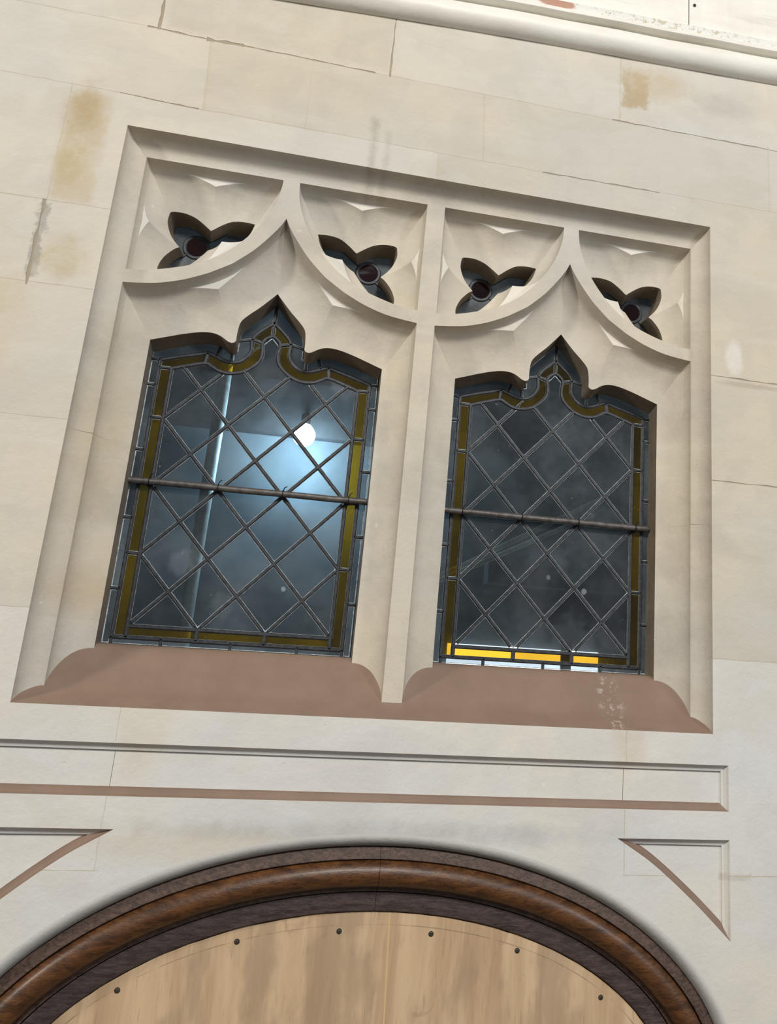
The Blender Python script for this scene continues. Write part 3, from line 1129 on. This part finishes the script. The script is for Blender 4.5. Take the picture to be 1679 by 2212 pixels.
def pane(poly, mat, parent, name, tilt=0.006, gap=0.0030, rim=0.0021):
    poly = dedupe(poly, 6e-4)
    if len(poly) < 3 or abs(area2(poly)) < 4e-5:
        return None
    if area2(poly) < 0:
        poly = poly[::-1]
    a = inset(poly, gap)
    b = inset(poly, gap + rim)
    cx = sum(p[0] for p in poly) / len(poly)
    cz = sum(p[1] for p in poly) / len(poly)
    tx, tz = random.uniform(-tilt, tilt), random.uniform(-tilt, tilt)
    Y = lambda p, d: D3 + d + (p[0] - cx) * tx + (p[1] - cz) * tz
    g = G()
    n = len(a)
    for i in range(n):
        j = (i + 1) % n
        g.poly([(a[i][0], Y(a[i], 0), a[i][1]), (a[j][0], Y(a[j], 0), a[j][1]), (b[j][0], Y(b[j], 0), b[j][1]), (b[i][0], Y(b[i], 0), b[i][1])], 1)
        g.poly([(a[j][0], Y(a[j], 0), a[j][1]), (a[i][0], Y(a[i], 0), a[i][1]), (a[i][0], Y(a[i], .002), a[i][1]), (a[j][0], Y(a[j], .002), a[j][1])], 1)
    # glass fill by triangulation (the shape may be concave)
    vv, tt = cdt([b])
    for t in tt:
        q = [vv[i] for i in t]
        c = (sum(p[0] for p in q) / 3, sum(p[1] for p in q) / 3)
        if not inside(c, b):
            continue
        if area2(q) < 0:
            q = q[::-1]
        g.poly([(x, Y((x, z), 0), z) for x, z in q], 0)
    return g.build(name, [mat, M_putty], parent)


def clip_convex(subject, clipper):
    out = list(subject)
    if area2(clipper) < 0:
        clipper = clipper[::-1]
    for i in range(len(clipper)):
        a, b = clipper[i], clipper[(i + 1) % len(clipper)]
        side = lambda p: (b[0] - a[0]) * (p[1] - a[1]) - (b[1] - a[1]) * (p[0] - a[0])
        src, out = out, []
        for j in range(len(src)):
            p, q = src[j - 1], src[j]
            sp, sq = side(p), side(q)
            if sq >= 0:
                if sp < 0:
                    out.append(lerp(p, q, sp / (sp - sq)))
                out.append(q)
            elif sp >= 0:
                out.append(lerp(p, q, sp / (sp - sq)))
        if not out:
            return []
    return out


def clip_line(p, q, poly):
    """longest inside run of the segment p-q"""
    n = 400
    best, cur = None, None
    for i in range(n + 1):
        u = i / n
        if inside(lerp(p, q, u), poly):
            cur = (cur[0], u) if cur else (u, u)
            if best is None or cur[1] - cur[0] > best[1] - best[0]:
                best = cur
        else:
            cur = None
    return (lerp(p, q, best[0]), lerp(p, q, best[1])) if best else None


def leaded(cx, label):
    root = empty('leaded_light', label, 'window', 'leaded lights of the stone window')
    at = lambda pts, sg=1: [(cx + sg * x, z) for x, z in pts]
    oh, ih = cr(OUTER, 4), cr(INNER, 4)
    th1, th2 = T1, T2
    full_o = at([(OX, OZ)] + oh) + at(oh[::-1][1:] + [(OX, OZ)], -1)
    full_i = at([(IX, IZ)] + ih) + at(ih[::-1][1:] + [(IX, IZ)], -1)
    # quarries: diamonds clipped by the inner border line
    for r in range(-1, 11):
        for c in range(-1, 8):
            if (r + c) % 2 == 0:
                continue
            x, z = cx - IX + c * PITX / 2, ROW0 + r * PITZ / 2
            dia = [(x, z - PITZ / 2), (x + PITX / 2, z), (x, z + PITZ / 2), (x - PITX / 2, z)]
            pane(clip_convex(full_i, dia), M_clear, root, 'clear_pane')
    # lattice cames: the two families of diagonals
    m = PITZ / PITX
    for sg in (1, -1):
        for k in range(-12, 16):
            x0 = cx - IX + k * PITX
            seg = clip_line((x0 - 1.5, ROW0 - 1.5 * m * sg), (x0 + 1.5, ROW0 + 1.5 * m * sg), full_i)
            if seg and math.hypot(seg[0][0] - seg[1][0], seg[0][1] - seg[1][1]) > .03:
                came(seg, CW * .86, root, y=D3 - (.0004 if sg > 0 else 0))
    came(full_o, CW, root, True)
    came(full_i, CW, root, True, y=D3 - .0003)
    rows = [ROW0 + PITZ * k for k in (1, 2, 3)]
    half = [ROW0 + PITZ * (k + .5) for k in (0, 1, 2, 3)]
    for sg in (1, -1):
        A = lambda pts: at(pts, sg)
        # amber border, sides and head
        zz = [OZ] + rows + [INNER[0][1]]
        for a, b in zip(zz, zz[1:]):
            pane(A([(IX, a), (OX, a), (OX, b), (IX, b)]), M_amber, root, 'amber_pane', .003, .0036, .0013)
        for z in rows + [INNER[0][1]]:
            came(A([(IX, z), (OX, z)]), CW * .75, root)
        Oi = lambda i, j: cr(OUTER, 4)[i * 4:j * 4 + 1]
        Ii = lambda i, j: cr(INNER, 4)[i * 4:j * 4 + 1]
        pane(A([(OX, INNER[0][1])] + Oi(0, 3) + Ii(0, 2)[::-1]), M_amber, root, 'amber_pane', .003, .0036, .0013)
        pane(A(Oi(3, 10) + Ii(2, 10)[::-1]), M_amber, root, 'amber_pane', .003, .0036, .0013)
        pane(A(Oi(10, 13) + Ii(10, 12)[::-1]), M_amber, root, 'amber_pane', .003, .0036, .0013)
        came(A([INNER[2], OUTER[3]]), CW * 1.1, root)
        came(A([INNER[10], OUTER[10]]), CW * .8, root)
        # obscured outer border
        zz = [OZ] + half + [OUTER[0][1]]
        for a, b in zip([GZ] + half, half + [OUTER[0][1]]):
            pane(A([(OX, a), (GX, a), (GX, b), (OX, b)]), M_edge, root, 'border_pane', .003, .0028, .0022)
        for z in half + [OUTER[0][1]]:
            came(A([(OX, z), (GX, z)]), CW * .75, root)
        ti = lambda i, j: (cr(Tpts[:7], 5) + [Tpts[7]])[i * 5:j * 5 + 1]
        pane(A(Oi(0, 4) + [Tpts[5]] + ti(0, 5)[::-1][1:] + [(GX, OUTER[0][1])]), M_edge, root, 'border_pane', .003, .0028, .0022)
        mid = lerp(OUTER[5], OUTER[6], .5)
        pane(A(Oi(4, 5) + [mid, Tpts[7], Tpts[6], Tpts[5]]), M_edge, root, 'border_pane', .003, .0024, .0020)
        pane(A([mid] + Oi(6, 10) + [Tpts[9], Tpts[8], Tpts[7]]), M_edge, root, 'border_pane', .003, .0024, .0020)
        pane(A(Oi(10, 13) + cr(Tpts[9:], 5)[::-1]), M_edge, root, 'border_pane', .003, .0028, .0022)
        came(A([OUTER[4], Tpts[5]]), CW * .8, root)
        came(A([mid, Tpts[7]]), CW * .7, root)
        came(A([OUTER[10], Tpts[9]]), CW * .8, root)
    came(at([INNER[-1], Tpts[-1]]), CW * .8, root)
    # foot of the light
    xb = [-IX, -IX / 3, IX / 3, IX]
    for a, b in zip(xb, xb[1:]):
        pane(at([(a, OZ), (b, OZ), (b, IZ), (a, IZ)]), M_amber, root, 'amber_pane', .003, .0036, .0013)
    for x in xb:
        came(at([(x, OZ), (x, IZ)]), CW * 1.1, root)
    xb = [-OX, -.148, .002, .150, OX]
    for a, b in zip(xb, xb[1:]):
        pane(at([(a, GZ), (b, GZ), (b, OZ), (a, OZ)]), M_edge, root, 'border_pane', .003, .0026, .0014)
    for x in xb:
        came(at([(x, GZ), (x, OZ)]), CW * .8, root)
    # iron saddle bar tied on with wire
    zb = ROW0 + PITZ * 2 + .0035
    yb = D3 - .0155
    g = G()
    g.tube([(cx - GX - .004 + (2 * GX + .008) * i / 12, yb + random.uniform(-.0004, .0004), zb + random.uniform(-.0006, .0006)) for i in range(13)], .0078, 14)
    bar = g.build('saddle_bar', M_bar, root, True)
    for x in (-IX - .004, -IX / 3, IX / 3, IX + .006):
        g = G()
        loop = [(cx + x + random.uniform(-.0006, .0006), yb + .0092 * math.cos(a), zb + .0092 * math.sin(a)) for a in [2 * math.pi * i / 12 for i in range(13)]]
        g.tube(loop, .0013, 6)
        g.tube([(cx + x, yb - .006, zb + .007), (cx + x + .003, yb - .009, zb + .014), (cx + x + .008, yb - .008, zb + .018)], .0012, 6)
        g.tube([(cx + x - .001, yb + .004, zb - .008), (cx + x + .0005, D3 - .004, zb - .0075)], .0045, 6)
        g.build('tie_wire', M_wire, bar, True)
    return root


GLASS_DX = {CL: -0.0015, CR: 0.0045}
leaded(CL + GLASS_DX[CL], 'leaded light of diamond panes with a bright lamp and white pipe behind it')
leaded(CR + GLASS_DX[CR], 'leaded light of diamond panes with glowing orange strips along its foot')

# little trefoil lights in the tracery
names = {(CL, -1): 'trefoil glazing in the tracery nearest the stained left wall, partly hidden by the curved bar',
         (CL, 1): 'trefoil glazing just left of the mullion with a black-looking round centre',
         (CR, -1): 'trefoil glazing just right of the mullion with a dark red round centre',
         (CR, 1): 'trefoil glazing at the right end of the tracery with a brownish red round centre'}
rc, rr = s3((.2165, 1.1155)), .0285
for cx in (CL, CR):
    for sgn in (-1, 1):
        root = empty('tracery_light', names[(cx, sgn)], 'window', 'trefoil lights above the leaded lights')
        A = lambda pts: [(cx + sgn * x, z) for x, z in pts]
        circ = [(rc[0] + (rr - .004) * math.cos(a), rc[1] + (rr - .004) * math.sin(a)) for a in [2 * math.pi * i / 28 for i in range(28)]]
        pane(A(circ), M_red, root, 'ruby_roundel', .002, 0, .0002)
        came(A([(rc[0] + rr * math.cos(a), rc[1] + rr * math.sin(a)) for a in [2 * math.pi * i / 28 for i in range(28)]]), .0095, root, True, name='lead_ring')
        k = lambda p: (p[0], 0.0555 + (p[1] - 0.0555) * 1.0)
        for p1, p2 in ((('BA', 'BC')), (('CB', 'CA')), (('AC', 'AB'))):
            edge = tre[p1] + tre[p2][1:]
            a0 = math.atan2(edge[0][1] - rc[1], edge[0][0] - rc[0])
            a1 = math.atan2(edge[-1][1] - rc[1], edge[-1][0] - rc[0])
            while a1 > a0:
                a1 -= 2 * math.pi
            arc = [(rc[0] + rr * math.cos(a1 + (a0 - a1) * i / 10), rc[1] + rr * math.sin(a1 + (a0 - a1) * i / 10)) for i in range(11)]
            pane(A(edge + arc), M_tgrey, root, 'grey_pane', .004, .0012, .0004)
            came(A(edge), .006, root, y=D3 - .001)
            came(A([edge[0], arc[-1]]), .005, root)

# ================================================================== CORNICE AT THE TOP
cor = empty('trim_1', 'cream painted moulding with chipped paint along the top of the wall', 'cornice', kind='structure')
TILT = 0.048


def cz(x, z):
    return z + TILT * (x - 0.3) + 0.0035 * math.sin(x * 4.0 + 1.0)


def course(name, prof, mat, smooth, x0=-2.3, x1=2.3, n=60):
    g = G()
    rows = []
    for (y, z) in prof:
        rows.append([(x0 + (x1 - x0) * i / n, y + .0012 * math.sin(i * 1.7), cz(x0 + (x1 - x0) * i / n, z)) for i in range(n + 1)])
    g.grid(rows, 0)
    return g.build(name, mat, cor, smooth)


# profiles (y, z at x = .3), going up
rl = [(0.0, 1.797)]
for i in range(15):
    a = math.radians(-80 + 160 * i / 14)
    rl.append((0.004 - 0.040 * math.cos(a), 1.838 + 0.042 * math.sin(a)))
course('roll', rl + [(-0.006, 1.884)], M_cream, True)
course('fillet', [(-0.006, 1.884), (-0.030, 1.885), (-0.034, 1.888), (-0.034, 1.899), (-0.020, 1.901)], M_cream, False)
course('strip', [(-0.020, 1.901), (-0.026, 1.904), (-0.028, 1.927), (-0.024, 1.930), (-0.014, 1.931)], M_chip, False)
for x0, x1 in ((-2.3, 0.676), (0.6785, 2.3)):
    course('fascia_board', [(-0.012, 1.930), (-0.020, 1.9325), (-0.022, 2.46)], M_cream, False, x0, x1, 40)
g = G()
g.tube([(0.695, -0.0232, 2.003 + .02), (0.695, -0.0215, 2.003 + .02)], .0045, 10)
g.build('nail_hole', M_hole, cor)

# ================================================================== BEYOND THE GLASS, AND THE FLOOR
g = G()
g.poly([(-9, -9, FLOOR), (9, -9, FLOOR), (9, 0.06, FLOOR), (-9, 0.06, FLOOR)])
tag(g.build('floor', M_floor), 'brown floor at the foot of the stone wall', 'floor', kind='structure')
g = G()
yb0, yb1, xb, zb0, zb1 = 0.25, 1.72, 1.9, -1.5, 1.75
for q in ([(-xb, yb1, zb0), (xb, yb1, zb0), (xb, yb1, zb1), (-xb, yb1, zb1)],
          [(-xb, yb0, zb0), (-xb, yb1, zb0), (-xb, yb1, zb1), (-xb, yb0, zb1)],
          [(xb, yb1, zb0), (xb, yb0, zb0), (xb, yb0, zb1), (xb, yb1, zb1)],
          [(-xb, yb0, zb1), (-xb, yb1, zb1), (xb, yb1, zb1), (xb, yb0, zb1)],
          [(-xb, yb0, zb0), (xb, yb0, zb0), (xb, yb1, zb0), (-xb, yb1, zb0)]):
    g.poly(q)
# back of the stone wall closes the dim room
for q in ([(-xb, yb0, zb0), (-.8, yb0, zb0), (-.8, yb0, zb1), (-xb, yb0, zb1)], [(.8, yb0, zb0), (xb, yb0, zb0), (xb, yb0, zb1), (.8, yb0, zb1)],
          [(-.8, yb0, zb0), (.8, yb0, zb0), (.8, yb0, .05), (-.8, yb0, .05)], [(-.8, yb0, 1.4), (.8, yb0, 1.4), (.8, yb0, zb1), (-.8, yb0, zb1)]):
    g.poly(q)
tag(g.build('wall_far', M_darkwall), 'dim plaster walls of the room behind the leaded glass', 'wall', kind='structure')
g = G()
g.box(-1.4, 0.30, 1.64, 1.715, 1.040, 1.26)
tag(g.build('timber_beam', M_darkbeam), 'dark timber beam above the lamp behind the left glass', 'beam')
g = G()
g.box(0.50, 1.25, 1.60, 1.70, 0.50, 0.587)
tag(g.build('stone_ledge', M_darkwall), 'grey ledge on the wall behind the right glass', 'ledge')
g = G()
g.tube([(-0.600, 1.42, -1.5), (-0.606, 1.42, 0.4), (-0.600, 1.42, 1.05), (-0.604, 1.42, 1.7)], .024, 14)
tag(g.build('pipe', M_pole, None, True), 'white vertical pipe seen through the left leaded glass', 'pipe')
for pts, r, lb in (([(0.10, .9, .37), (0.279, .9, .465), (0.557, .9, .625), (0.75, .9, .735)], .008, 'upper thin sloping rail behind the right leaded glass'),
                   ([(0.10, 1.0, .365), (0.347, 1.0, .487), (0.639, 1.0, .637), (0.75, 1.0, .695)], .008, 'lower thin sloping rail behind the right leaded glass')):
    g = G()
    g.tube(pts, r, 8)
    tag(g.build('sloping_rail', M_rail, None, True), lb, 'rail', 'sloping rails behind the glass')
lamp = empty('bulb_lamp', 'bright bluish lamp glowing behind the left leaded glass', 'lamp')
g = G()
rows = []
for i in range(13):
    a = math.pi * i / 12
    r_ = .043 * math.sin(a) * (1.0 if i < 7 else 1.0 - .04 * (i - 6))
    rows.append([(-0.285 + r_ * math.cos(b), 1.50 + r_ * math.sin(b), 1.003 - .047 * math.cos(a)) for b in [2 * math.pi * j / 18 for j in range(18)]])
g.grid(rows, closed=True)
g.build('bulb', M_bulb, lamp, True)
g = G()
g.tube([(-0.285, 1.50, 1.044), (-0.285, 1.50, 1.085)], .018, 14)
g.tube([(-0.285, 1.50, 1.080), (-0.285, 1.56, 1.10), (-0.285, 1.645, 1.10)], .009, 8)
g.build('socket', M_darkbeam, lamp, True)
ld = bpy.data.lights.new('lamp_glow', 'POINT')
ld.energy = 12.5
ld.color = (0.55, 0.80, 1.0)
ld.shadow_soft_size = 0.05
lo = bpy.data.objects.new('lamp_glow', ld)
COL.objects.link(lo)
lo.location = (-0.285, 1.56, 0.930)
lo.parent = lamp
w2 = empty('window_2', 'bright daylit window low down behind the right leaded glass', 'window', kind='structure')
for x0, x1 in ((0.37, 0.842), (0.884, 1.005)):
    g = G()
    g.box(x0, x1, 1.690, 1.70, -0.55, 0.258)
    g.build('pane', M_day, w2)
g = G()
g.box(0.842, 0.884, 1.675, 1.705, -0.58, 0.29)
g.build('mullion', M_darkbeam, w2)
